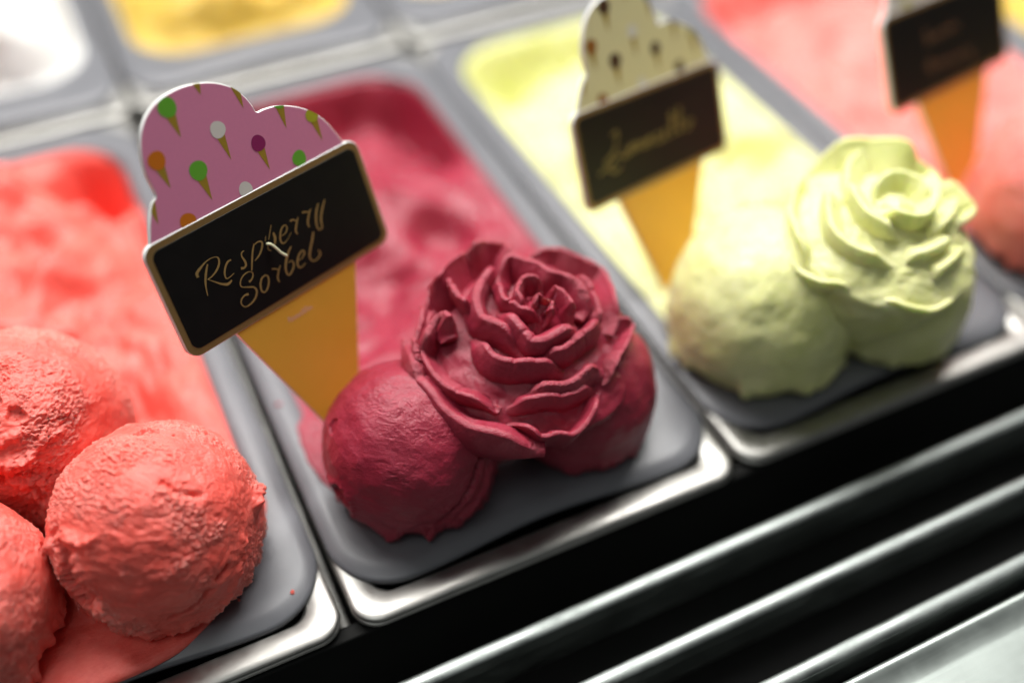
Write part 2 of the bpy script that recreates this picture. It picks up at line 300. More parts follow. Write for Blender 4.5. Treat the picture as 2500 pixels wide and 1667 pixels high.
def plain(name, col, rough=0.5, metal=0.0, spec=0.5, noise=0.0, nscale=200.0, bump=0.0):
    m, nt, b = newmat(name)
    b.inputs["Base Color"].default_value = (*col, 1)
    b.inputs["Roughness"].default_value = rough
    b.inputs["Metallic"].default_value = metal
    b.inputs["Specular IOR Level"].default_value = spec
    if noise or bump:
        L = nt.links.new
        n = N(nt, "ShaderNodeTexNoise", i_Scale=nscale, i_Detail=5.0, i_Roughness=0.65)
        L(objcoord(nt), n.inputs["Vector"])
        if noise:
            hs = N(nt, "ShaderNodeMix", data_type='RGBA')
            hs.inputs["A"].default_value = (*[c * (1 - noise) for c in col], 1)
            hs.inputs["B"].default_value = (*[min(1, c * (1 + noise)) for c in col], 1)
            L(n.outputs["Fac"], hs.inputs["Factor"]); L(hs.outputs["Result"], b.inputs["Base Color"])
            mr = N(nt, "ShaderNodeMapRange"); mr.inputs["To Min"].default_value = max(.05, rough - .1); mr.inputs["To Max"].default_value = rough + .12
            L(n.outputs["Fac"], mr.inputs["Value"]); L(mr.outputs[0], b.inputs["Roughness"])
        if bump:
            bp = N(nt, "ShaderNodeBump"); bp.inputs["Strength"].default_value = bump; bp.inputs["Distance"].default_value = 0.0004
            L(n.outputs["Fac"], bp.inputs["Height"]); L(bp.outputs["Normal"], b.inputs["Normal"])
    return m

def brushed(name, col, rough, stretch, bump=0.12, var=.3):
    m, nt, b = newmat(name)
    L = nt.links.new
    n = N(nt, "ShaderNodeTexNoise", i_Scale=1.0, i_Detail=6.0, i_Roughness=0.7)
    n2 = N(nt, "ShaderNodeTexNoise", i_Scale=60.0, i_Detail=5.0, i_Roughness=0.7)
    L(objcoord(nt, stretch), n.inputs["Vector"]); L(objcoord(nt), n2.inputs["Vector"])
    b.inputs["Metallic"].default_value = 1.0
    mx = N(nt, "ShaderNodeMix", data_type='RGBA')
    mx.inputs["A"].default_value = (*[c * .82 for c in col], 1); mx.inputs["B"].default_value = (*[min(1, c * 1.1) for c in col], 1)
    L(n2.outputs["Fac"], mx.inputs["Factor"]); L(mx.outputs["Result"], b.inputs["Base Color"])
    mr = N(nt, "ShaderNodeMapRange"); mr.inputs["From Min"].default_value = .3; mr.inputs["From Max"].default_value = .7
    mr.inputs["To Min"].default_value = rough * (1 - var); mr.inputs["To Max"].default_value = rough * (1 + var)
    L(n2.outputs["Fac"], mr.inputs["Value"]); L(mr.outputs[0], b.inputs["Roughness"])
    bp = N(nt, "ShaderNodeBump"); bp.inputs["Strength"].default_value = bump; bp.inputs["Distance"].default_value = 0.0002
    L(n.outputs["Fac"], bp.inputs["Height"]); L(bp.outputs["Normal"], b.inputs["Normal"])
    return m

M_coral = gelato("coral_gelato", (.82, .125, .095), (.89, .20, .16), (.72, .070, .050), rough=.43, sss=.42, scale=.004, grain=.8, frost=(.92, .36, .31), aniso=(.42, .8, 1))
M_rasp = gelato("raspberry_sorbet", (.30, .017, .042), (.37, .034, .066), (.24, .011, .029), rough=.37, sss=.28, scale=.003, grain=.7, frost=(.46, .09, .12))
M_lime = gelato("lemon_gelato", (.73, .73, .33), (.79, .79, .44), (.60, .63, .20), rough=.42, sss=.4, rad=(.8, 1, .3), grain=.4)
M_pink = gelato("strawberry_gelato", (.82, .20, .17), (.88, .32, .28), (.74, .11, .095), rough=.45, grain=.7)
M_yellow = gelato("mango_gelato", (.66, .44, .06), (.74, .55, .12), (.56, .34, .03), rough=.4, rad=(1, .7, .2))
M_white = gelato("milk_gelato", (.68, .67, .65), (.72, .71, .69), (.62, .61, .58), rough=.5, rad=(1, .9, .8))
M_beige = gelato("hazelnut_gelato", (.60, .50, .30), (.68, .60, .40), (.50, .40, .22), rough=.5, rad=(1, .8, .5))
M_steel = brushed("stainless_steel", (.45, .44, .415), .48, (40, 900, 900))
M_liner = plain("grey_plastic", (.135, .137, .150), .38, noise=.14, nscale=42, bump=.03)
M_alu = brushed("satin_aluminium", (.23, .25, .24), .46, (20, 1200, 1200), .08)
M_panel = brushed("brushed_panel", (.39, .43, .405), .45, (25, 900, 900), .16, var=.08)
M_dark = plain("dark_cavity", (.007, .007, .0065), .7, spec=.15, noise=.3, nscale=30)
M_white_edge = plain("white_sign_plastic", (.78, .78, .76), .4)
M_black = plain("black_chalkboard", (.006, .006, .0055), .42, spec=.22, noise=.35, nscale=120)
M_gold = plain("gold_print", (.27, .165, .055), .42, metal=.25, noise=.18, nscale=500)
M_letter = plain("gold_ink", (.42, .28, .10), .42, metal=.4, noise=.3, nscale=800)
M_dull = plain("dull_gold_ink", (.26, .20, .06), .45, metal=.2, noise=.3, nscale=800)
M_dull2 = plain("brown_ink", (.14, .075, .035), .45, noise=.3, nscale=800)
M_orange = plain("orange_cone_print", (.82, .42, .045), .38, noise=.06, nscale=60)
M_clip = plain("clear_plastic_pin", (.80, .78, .52), .2)

# ------------------------------------------------------------------ setting: dark case under the pans
def box_mesh(name, x0, x1, y0, y1, z0, z1, mat, bev=0.0):
    bm = bmesh.new(); bmesh.ops.create_cube(bm, size=1)
    for v in bm.verts:
        v.co = ((x0 + x1) / 2 + v.co.x * (x1 - x0), (y0 + y1) / 2 + v.co.y * (y1 - y0), (z0 + z1) / 2 + v.co.z * (z1 - z0))
    if bev: bmesh.ops.bevel(bm, geom=bm.edges[:], offset=bev, segments=3, affect='EDGES', profile=.5)
    me = bpy.data.meshes.new(name); bm.to_mesh(me); bm.free(); me.materials.append(mat)
    me.polygons.foreach_set("use_smooth", [bool(bev)] * len(me.polygons))
    return me

tag(link("case_floor", box_mesh("case_floor", -.7, 1.1, -.5, 1.2, -.21, -.19, M_dark)), kind="structure")

def profile_bar(name, prof, x0, x1, mat, nx=2):
    rings = [[(x, y, z) for y, z in prof] for x in np.linspace(x0, x1, nx)]
    return rings_mesh(name, rings, mat)

PITCHX = .168
# ------------------------------------------------------------------ air grille slats and the front panel
def slat_prof(y, top=-.008, t=.0064, h=.034, lean=.004):
    P = []
    r = t / 2
    for a in np.linspace(0, math.pi, 15):
        P.append((y + r * math.cos(a), top - r * .4 + r * .4 * math.sin(a)))
    P.append((y - r, top - .008)); P.append((y - r + .0012, top - .0088)); P.append((y - r + .0012 + lean, top - h))
    P.append((y + r - .001 + lean, top - h)); P.append((y + r - .001, top - .0088)); P.append((y + r, top - .008))
    return P
grille = tag(empty("air_grille", (0, 0, 0)), "air grille of three long aluminium slats in front of the pans", "grille")
slat_words = ("nearest the pans", "in the middle of the three", "beside the front panel")
for y, wd in zip((-.0235, -.0515, -.0795), slat_words):
    o = link("slat", profile_bar("slat", slat_prof(y), -.35, .75, M_alu), grille)
    autosmooth(o, 40)
    tag(o, "long rounded aluminium slat " + wd)

pp = [(-.0885, -.03), (-.0885, -.0125), (-.0889, -.0108), (-.0900, -.0100), (-.0912, -.0102), (-.0930, -.0108), (-.0955, -.0118),
      (-.0990, -.0124), (-.1000, -.0125), (-.30, -.0120), (-.30, -.03)]
o = link("counter_edge", profile_bar("front_panel", pp, -.35, .75, M_panel)); autosmooth(o, 50)
tag(o, "flat brushed pale metal counter edge in the lower right corner", "counter")
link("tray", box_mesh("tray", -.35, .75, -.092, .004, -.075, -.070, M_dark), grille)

# ------------------------------------------------------------------ pans
PANW, PANL = .1655, .358
BI = .0145                                  # side inset of the basin
def steel_rings():
    prof = [(.0115, -.110), (.0112, -.0016), (.0100, -.0004), (.0030, 0), (.0018, -.0002), (.0009, -.0006), (.0003, -.0012), (.0004, -.0019),
            (.0013, -.0023), (.0015, -.0030), (.0006, -.0034), (0, -.0040), (.0005, -.0047), (.0030, -.0052), (.0085, -.0058), (.0105, -.110)]
    x0 = (PITCHX - PANW) / 2
    return [rrect(x0 + i, x0 + PANW - i, i, PANL - i, max(.0105 - i * .3, .004), z) for i, z in prof]
ME_STEEL = rings_mesh("steel_pan", steel_rings(), M_steel, cap0=False, cap1=False)

BAS = (BI, PITCHX - BI, .046, .340, .034)   # basin opening
def liner_rings():
    a = (.0014, PITCHX - .0014, .0115, .3545, .026)
    def o(i, z): return rrect(a[0] + i, a[1] - i, a[2] + i, a[3] - i, a[4] - i, z, bow=.0035)
    def b(i, z): return rrect(BAS[0] + i, BAS[1] - i, BAS[2] + i, BAS[3] - i, max(BAS[4] - i, .01), z)
    return [o(.001, -.0012), o(0, -.0006), o(0, .0008), o(.0004, .0015), o(.0012, .0020), o(.0048, .0032), o(.0068, .0036), b(-.004, .0030), b(-.0015, .0026), b(-.0003, .0016),
            b(.0004, 0), b(.003, -.03), b(.006, -.085)]
ME_LINER = rings_mesh("liner", liner_rings(), M_liner, cap0=False, cap1=True)

pan_text = {
    (0, -1): "steel rimmed pan with grey liner holding the coral gelato",
    (0, 0): "steel rimmed pan with grey liner under the raspberry rose",
    (0, 1): "steel rimmed pan with grey liner under the pale lemon rose",
    (0, 2): "steel rimmed pan with grey liner holding the pink gelato at the right edge",
    (0, 3): "grey pan with yellow gelato cut off by the upper right edge",
    (1, -1): "blurred pan of white gelato at the top left corner",
    (1, 0): "blurred pan of yellow gelato behind the pink spotted sign",
    (1, 1): "blurred pan of beige gelato at the top middle, behind the lemon pan",
    (1, 2): "blurred pan of the back row behind the pink gelato pan"}
rot_j = {(0, -1): (-.0012, .001, .25), (0, 0): (0, 0, -.15), (0, 1): (.0008, .001, .2), (0, 2): (0, 0, 0), (0, 3): (.001, 0, 0)}
for (row, c), txt in pan_text.items():
    dx, dy, rz = rot_j.get((row, c), (0, 0, 0))
    e = empty("gelato_pan", (c * PITCHX + dx, row * .3645 + dy, 0))
    e.rotation_euler = (0, 0, math.radians(rz))
    link("steel_rim", ME_STEEL, e); link("liner", ME_LINER, e)
    tag(e, txt, "pan", "gelato pans in two rows")

# support bars between the pans
for c, txt in ((0, "between the coral and raspberry pans"), (1, "between the raspberry and lemon pans"), (2, "between the lemon and pink pans")):
    o = link("support_bar", box_mesh("support_bar", c * PITCHX - .0022, c * PITCHX + .0022, .0120, .72, -.040, -.0300, M_steel, .0012))
    tag(o, "thin steel support bar " + txt, "bar", "bars that carry the pans")
o = link("shade_infill", box_mesh("shade_infill", -.35, .75, .0012, .0075, -.090, -.0064, M_dark, .001))  # added black box standing in for the shade that hides the pan wall
tag(o, "black ledge added for the shade under the front edge of the pans", "infill")

# ------------------------------------------------------------------ gelato masses in the basins
def gelato_mass(name, c, row, mat, seed, base, amp, gouges=(), freq=15, nr=110, rdg=.22):
    x0, x1, y0, y1, r = BAS
    ring = rrect(x0 - .0002, x1 + .0002, y0 - .0002, y1 + .0002, r, 0, nc=14, ne=46)
    cx, cy = (x0 + x1) / 2, (y0 + y1) / 2
    rr = np.linspace(0, 1, nr) ** .8
    P = np.zeros((nr, len(ring), 3))
    for k, t in enumerate(rr):
        P[k, :, 0] = cx + (ring[:, 0] - cx) * t; P[k, :, 1] = cy + (ring[:, 1] - cy) * t
    X, Y = P[..., 0], P[..., 1]
    q = np.stack([X * freq, Y * freq * .95, np.full_like(X, seed * 3.7)], -1)
    w = vnoise(q * .8, 2) * .9
    n = fbm(q + w, 4)
    rid = 1 - np.abs(fbm(q * 1.4 + w * 1.3 + 5.5, 3)) * 2.6
    fine = fbm(q * 5 + 9, 3)
    Z = base(X, Y) + amp * (n * 1.6 + rdg * rid + .10 * fine)
    for gx, gy, gr, gd in gouges:
        d2 = ((X - gx) ** 2 + (Y - gy) ** 2) / gr ** 2
        Z = Z - gd * np.exp(-d2 ** 1.5)
    # meet the liner wall
    jg = fbm(np.stack([X * 60, Y * 60, np.full_like(X, seed)], -1), 3) * .03
    edge = sstep(1.0, .86, rr[:, None] + jg * sstep(.7, .9, rr)[:, None])
    Z = Z * edge + (.0006 + .0004 * n) * (1 - edge)
    P[..., 2] = Z
    low = P[-1].copy(); low[:, 2] -= .012
    low[:, 0] = cx + (low[:, 0] - cx) * .985; low[:, 1] = cy + (low[:, 1] - cy) * .985
    V = np.concatenate([P.reshape(-1, 3), low]); n = len(ring); F = grid_faces(nr + 1, n).tolist()
    me = mesh(name, V, F, mat, recalc=False)
    me.flip_normals()
    o = link(name, me); o.location = (c * PITCHX, row * .3645, 0)
    return o

o = gelato_mass("gelato_fill", -1, 0, M_coral, 1, lambda x, y: -.002 + .024 * sstep(.17, .25, y) * sstep(.15, .10, x) - .016 * sstep(.29, .335, y), .017,
                [(.132, .308, .022, .050), (.075, .17, .016, .012), (.03, .17, .014, .010), (.040, .225, .022, .016), (.105, .20, .016, .008), (.06, .29, .016, .016), (.10, .25, .012, .014), (.12, .14, .012, .008)], freq=16, rdg=.25)
tag(o, "coral red gelato filling the pan behind the coral scoops", "gelato", "gelato filling the pans")
o = gelato_mass("gelato_fill", 0, 0, M_rasp, 2, lambda x, y: .001 - .038 * sstep(.22, .325, y), .012,
                [(.115, .190, .015, .016), (.070, .175, .020, .014), (.145, .262, .010, .010)], freq=14, rdg=.2)
tag(o, "raspberry red sorbet filling the pan behind the raspberry rose", "gelato", "gelato filling the pans")
o = gelato_mass("gelato_fill", 1, 0, M_lime, 3, lambda x, y: -.003 - .026 * sstep(.22, .325, y), .015,
                [(.118, .172, .016, .018), (.09, .235, .016, .014), (.04, .20, .014, .010), (.05, .31, .016, .012)], freq=16, rdg=.4)
tag(o, "pale yellow green lemon gelato filling the pan behind the lemon rose", "gelato", "gelato filling the pans")
o = gelato_mass("gelato_fill", 2, 0, M_pink, 4, lambda x, y: .001 - .022 * sstep(.25, .325, y), .014, [(.105, .105, .016, .012)], freq=14)
tag(o, "light pink gelato filling the pan at the upper right", "gelato", "gelato filling the pans")
o = gelato_mass("gelato_fill", 3, 0, M_yellow, 5, lambda x, y: .004 + 0 * x, .008, freq=14)
tag(o, "yellow gelato cut off by the upper right edge", "gelato", "gelato filling the pans")
o = gelato_mass("gelato_fill", -1, 1, M_white, 6, lambda x, y: .002 + .045 * sstep(.085, .02, np.hypot(x - .084, (y - .13) * .6)), .004, freq=14)
tag(o, "smooth white gelato mound at the top left corner", "gelato", "gelato filling the pans")
o = gelato_mass("gelato_fill", 0, 1, M_yellow, 7, lambda x, y: .000 + .034 * sstep(.085, .02, np.hypot(x - .084, (y - .12) * .7)), .008, [(.080, .098, .022, .040), (.10, .075, .012, .014)], freq=16)
tag(o, "yellow gelato with a deep scooped hollow behind the pink spotted sign", "gelato", "gelato filling the pans")
o = gelato_mass("gelato_fill", 1, 1, M_beige, 8, lambda x, y: -.002 + 0 * x, .006, freq=16)
tag(o, "beige gelato at the top middle, behind the lemon pan", "gelato", "gelato filling the pans")
o = gelato_mass("gelato_fill", 2, 1, M_white, 9, lambda x, y: -.004 + 0 * x, .006, freq=16)
tag(o, "white gelato in the back row behind the pink gelato pan", "gelato", "gelato filling the pans")

# thin melted films over the front shelf
def film(name, outline, mat, seed=0.0, z=.0028, n=150, wob=.0012):
    pud = spline(outline, n)[:-1]; pc = pud.mean(0)
    def ring(f, zz):
        q = pc + (pud - pc) * f
        nn = fbm(np.concatenate([q * 160, np.full((len(q), 1), seed)], 1), 3) * wob
        return np.stack([q[:, 0] + nn, q[:, 1] + nn * .6, np.full(len(q), zz) + np.abs(nn) * .35], 1)
    fs = [1.0, .997, .985] + list(np.linspace(.95, .05, 26))
    zs = [z, z + .0010, z + .0016] + [z + .0020 + .0004 * (1 - f) for f in np.linspace(.95, .05, 26)]
    me = rings_mesh(name, [ring(f, zz) for f, zz in zip(fs, zs)], mat, cap0=False)
    co = np.array([v.co for v in me.vertices])
    inner = sstep(0, .004, co[:, 2] - z + .002)
    co[:, 2] += inner * (fbm(co * [180, 180, 0] + seed, 4) * .0010)
    me.vertices.foreach_set("co", co.ravel()); me.update()
    return link(name, me)
o = film("melted_gelato", [(-.157, .017), (-.12, .0165), (-.085, .0155), (-.062, .017), (-.046, .024), (-.032, .036), (-.019, .052), (-.0145, .075), (-.05, .09), (-.10, .10), (-.152, .09), (-.161, .05), (-.157, .017)], M_coral)
tag(o, "thin flat pool of melted coral gelato under the coral scoops", "gelato")
o = film("sorbet_smear", [(.0100, .098), (.0085, .085), (.0095, .072), (.0130, .060), (.022, .056), (.030, .070), (.026, .090), (.018, .104), (.0100, .098)], M_rasp, 3.0, z=.0024, n=70)
tag(o, "pinkish red sorbet smear on the grey liner where the pink sign stands", "sorbet")
rng = np.random.RandomState(3)
def crumb(x, y, r, mat, txt, seed):
    ph = np.linspace(0, 2 * math.pi, 14, endpoint=False)
    rings = []
    for t in np.linspace(.06, .94, 8):
        th = math.pi * t
        d = np.stack([np.sin(th) * np.cos(ph), np.sin(th) * np.sin(ph), np.full(14, np.cos(th))], 1)
        rings.append(d * (1 + .5 * fbm(d * 1.6 + seed, 2))[:, None] * r * np.array([1.2, .9, .6]))
    c = link("crumb", rings_mesh("crumb", rings, mat)); c.location = (x, y, .0030 + r * .35); c.rotation_euler = (0, 0, seed)
    return tag(c, txt, "crumb", "crumbs on the grey liners")
crumb(-.0159, .0233, .0009, M_coral, "tiny coral crumb on the grey liner beside the rounded pan corner", 1.0)
crumb(-.0345, .0285, .0006, M_coral, "tiny coral crumb right below the front coral scoop", 2.0)
crumb(.0070, .1130, .0011, M_rasp, "tiny raspberry crumb on the grey liner beside the sign cone", 3.0)

# ------------------------------------------------------------------ scoops
def arc_dist(D, pts):
    """angular distance of unit vectors D to the polyline through unit vectors pts"""
    P = np.array(pts, float); P /= np.linalg.norm(P, axis=1)[:, None]
    Q = spline(P, 18); Q /= np.linalg.norm(Q, axis=1)[:, None]
    best = np.full(D.shape[:-1], 9.)
    for q in Q: best = np.minimum(best, 2 - 2 * (D @ q))
    return np.sqrt(np.maximum(best, 0))

def scoop(name, c, R, mat, seed, z0=.0035, rough=1.0, ridge=1.0, skirt=1.0, crack=1.0, gouges=(), arcs=(), axis=(1, .2, .1), smooth=(), nth=200, nph=300, thmax=128):
    c = np.array(c)
    th = np.radians(np.linspace(.4, thmax, nth)); ph = np.linspace(0, 2 * math.pi, nph, endpoint=False)
    T, F = np.meshgrid(th, ph, indexing='ij')
    D = np.stack([np.sin(T) * np.cos(F), np.sin(T) * np.sin(F), np.cos(T)], -1)
    so = seed * 11.3
    warp = vnoise(D * 3 + so, 2)
    mask = sstep(-.18, .16, fbm(D * 1.7 + so, 3))                       # where the surface is torn rough
    for g, gr in smooth:
        g = np.array(g, float); g /= np.linalg.norm(g)
        mask = mask * sstep(gr * .7, gr, np.linalg.norm(D - g, axis=-1) + .2 * fbm(D * 4 + so, 3))
    disp = .065 * fbm(D * 1.7 + so + 3, 3)
    ax = np.array(axis, float); ax /= np.linalg.norm(ax)
    along = (D @ ax)[..., None] * ax; across = D - along
    Q = along * 4.5 + across * 15                                          # broad drag marks of the scoop
    disp += .016 * ridge * fbm(Q + warp * 1.6 + so, 3)
    Q2 = along * 13 + across * 36 + warp * 1.2 + so                          # small torn crumbs pulled along
    bil = fbm(Q2, 4, .62)
    flk = fbm(along * 22 + across * 46 + warp * 1.2 + so + 9, 3, .6)
    disp += rough * (.012 * np.maximum(bil, -.06) + .011 * sstep(-.02, .10, bil) + .007 * sstep(0, .12, flk) + .006 * flk) * (.10 + .90 * mask)
    disp += .0075 * rough * fbm(D * 60 + so + 6, 3) * (.15 + .85 * mask)
    cn = np.abs(fbm(Q * .5 + warp * 2.0 + 40 + so, 3))                      # a few thin tears
    disp -= .035 * crack * sstep(.020, 0, cn) * sstep(.10, .35, fbm(D * 2.4 + so + 21, 2))
    pit = fbm(along * 7 + across * 14 + warp * 2 + so + 70, 2)
    disp -= .035 * crack * sstep(.40, .58, pit) * mask
    for (gd, gr, gz) in gouges:
        g = np.array(gd, float); g /= np.linalg.norm(g)
        ang = np.linalg.norm(D - g, axis=-1) + gr * .9 * fbm(D * 7 + so + 50, 4)
        disp -= gz * sstep(gr, gr * .68, ang)
    Dw = D + .05 * vnoise(D * 8 + so, 3); Dw /= np.linalg.norm(Dw, axis=-1)[..., None]; an = 1 + .8 * fbm(D * 16 + so, 3)
    for (pts, w, hgt) in arcs:                                             # raised lips (+) and slits (-)
        d = arc_dist(Dw, pts)
        disp += hgt * np.exp(-(d / w) ** 2) * an
    # skirt around the foot
    deg = np.degrees(T)
    jag = fbm(np.stack([np.cos(F) * 3.2, np.sin(F) * 3.2, T * .8], -1) + so, 4)
    jag2 = fbm(np.stack([np.cos(F) * 12, np.sin(F) * 12, T * 4], -1) + so, 4)
    disp += skirt * np.exp(-((deg - 114 - 16 * jag) / 9) ** 2) * np.maximum(0, .040 + .17 * jag + .10 * jag2 * sstep(-.1, .3, jag))
    P = D * (R * (1 + disp))[..., None]
    P += vnoise(D * 26 + so, 3) * R * .012 * rough * mask[..., None]
    P += c
    P[..., 2] = np.maximum(P[..., 2], z0)
    k, n = P.shape[:2]
    V = np.concatenate([P.reshape(-1, 3), [P[0].mean(0)], [[c[0], c[1], z0]]])
    Fs = grid_faces(k, n)[:, ::-1].tolist()
    for b in range(n):
        d = (b + 1) % n
        Fs.append((k * n, b, d)); Fs.append((k * n + 1, (k - 1) * n + d, (k - 1) * n + b))
    V = V - np.array([c[0], c[1], 0])
    fr = np.clip(mask * rough * (.35 + 2.2 * bil), 0, 1) * .9
    o = link(name, put_attr(mesh(name, V, Fs, mat, recalc=False), fr)); o.location = (c[0], c[1], 0)
    return o

o = scoop("gelato_scoop", (-.0520, .0555, .0275), .0368, M_coral, 1, rough=1.1, ridge=1.0, crack=.8, axis=(0.726, -0.681, -0.095), nth=310, nph=500,
          smooth=[((-0.286, -0.935, 0.208), .38)],
          gouges=[((-0.832, -0.434, 0.346), .17, .40), ((-0.822, -0.552, 0.136), .26, .10), ((-0.852, -0.108, 0.512), .13, .05), ((0.180, 0.372, 0.911), .12, .05)],
          arcs=[([(-0.728, -0.450, 0.516), (-0.750, -0.541, 0.381), (-0.708, -0.637, 0.307)], .045, .060), ([(-0.958, -0.029, 0.285), (-0.789, -0.208, 0.578), (-0.644, -0.412, 0.645), (-0.536, -0.466, 0.704)], .05, .055),
                ([(-0.140, -0.979, -0.148), (0.075, -0.993, -0.087), (0.267, -0.963, 0.028)], .030, -.075), ([(0.363, -0.927, 0.095), (0.467, -0.873, 0.142)], .025, -.06), ([(-0.431, -0.846, -0.313), (-0.300, -0.897, -0.325)], .03, -.07),
                ([(-0.743, -0.664, -0.083), (-0.619, -0.776, -0.121), (-0.506, -0.862, -0.035)], .05, .04), ([(0.181, -0.316, 0.932), (0.266, -0.415, 0.870), (0.446, -0.456, 0.770)], .03, -.04), ([(0.953, -0.206, 0.222), (0.911, -0.345, 0.227)], .07, .09), ([(0.699, -0.691, 0.185), (0.586, -0.810, -0.013), (0.341, -0.902, -0.263)], .05, .045)])
tag(o, "round coral red scoop with a dark gouge, nearest the pan corner", "gelato scoop", "coral scoops")
o = scoop("gelato_scoop", (-.0870, .1190, .0290), .0385, M_coral, 2, rough=1.5, ridge=.8, crack=2.0, axis=(0.862, -0.445, 0.242),
          smooth=[((-0.406, -0.840, 0.360), .42), ((-0.821, -0.549, 0.161), .4)], nth=240, nph=360,
          gouges=[((-0.343, -0.939, -0.007), .42, .10), ((-0.133, -0.390, 0.911), .10, .05), ((-0.258, -0.304, 0.917), .12, .05), ((0.058, -0.569, 0.820), .10, .05), ((-0.245, -0.552, 0.797), .12, .05)],
          arcs=[([(-0.939, -0.219, -0.265), (-0.714, -0.672, 0.198), (-0.333, -0.803, 0.494), (0.048, -0.866, 0.497)], .055, .085), ([(-0.834, -0.191, -0.517), (-0.685, -0.728, 0.008), (-0.319, -0.890, 0.325), (0.013, -0.937, 0.348)], .08, -.10),
                ([(-0.727, -0.126, 0.675), (-0.539, -0.427, 0.726), (-0.315, -0.651, 0.690), (0.034, -0.710, 0.703)], .05, .05), ([(-0.699, -0.298, 0.650), (-0.495, -0.564, 0.661), (-0.298, -0.731, 0.613)], .05, -.03), ([(0.058, -0.846, 0.531), (0.216, -0.748, 0.628), (0.337, -0.728, 0.598)], .05, .04)])
tag(o, "coral red scoop with a crusty torn top at the left edge, behind the others", "gelato scoop", "coral scoops")
o = scoop("gelato_scoop", (-.1240, .0560, .0270), .0355, M_coral, 3, rough=.9, ridge=.8, crack=.5, axis=(0.298, 0.386, 0.873),
          arcs=[([(0.456, -0.090, 0.885), (0.353, -0.533, 0.769), (0.074, -0.812, 0.579), (-0.366, -0.871, 0.328)], .07, .07), ([(0.593, -0.198, 0.781), (0.510, -0.600, 0.617), (0.232, -0.899, 0.372), (-0.243, -0.963, 0.114)], .09, -.05)], skirt=1.3)
tag(o, "coral red scoop cut off by the left edge, lowest in the picture", "gelato scoop", "coral scoops")

o = scoop("sorbet_scoop", (.0438, .0515, .0250), .0338, M_rasp, 4, rough=.20, ridge=.38, crack=.25, axis=(0.682, -0.725, -0.093), skirt=.9, nth=260, nph=380,
          smooth=[((-0.782, -0.240, 0.575), .55), ((-0.606, -0.795, 0.006), .6), ((0.576, -0.416, 0.703), .3)],
          gouges=[((-0.950, -0.311, -0.002), .17, .055), ((-0.807, 0.169, 0.566), .09, .03)],
          arcs=[([(-0.993, -0.078, 0.088), (-0.914, -0.374, 0.156), (-0.862, -0.497, -0.099), (-0.855, -0.344, -0.388)], .04, .030), ([(0.598, -0.692, 0.404), (0.382, -0.911, 0.158), (0.098, -0.993, -0.069), (-0.025, -0.972, -0.235)], .040, -.085),
                ([(0.720, -0.647, 0.250), (0.536, -0.843, -0.032), (0.239, -0.931, -0.277)], .05, .05)])
tag(o, "smooth dark raspberry scoop to the left below the raspberry rose", "sorbet scoop", "raspberry scoops")
o = scoop("sorbet_scoop", (.1150, .0495, .0245), .0325, M_rasp, 5, rough=.3, ridge=.4, crack=.2, axis=(.9, .3, .2), skirt=.8)
tag(o, "dark raspberry scoop to the right, half hidden under the raspberry rose", "sorbet scoop", "raspberry scoops")

o = scoop("gelato_scoop", (.2087, .0560, .0285), .0400, M_lime, 6, rough=.18, ridge=.3, crack=.2, axis=(.9, .3, .2), skirt=1.3, nth=130, nph=200)
tag(o, "smooth pale lemon scoop to the left below the lemon rose", "gelato scoop", "lemon scoops")
o = scoop("gelato_scoop", (.2680, .0420, .0255), .0350, M_lime, 7, rough=.18, ridge=.3, crack=.2, axis=(.9, .3, .2), skirt=.9, nth=130, nph=200)
tag(o, "shaded lemon scoop underneath the lemon rose", "gelato scoop", "lemon scoops")
o = scoop("gelato_scoop", (.3790, .0560, .0300), .0400, M_pink, 8, rough=.8, ridge=.8, crack=.6, nth=130, nph=200)
tag(o, "pink gelato scoop cut off by the right edge", "gelato scoop")

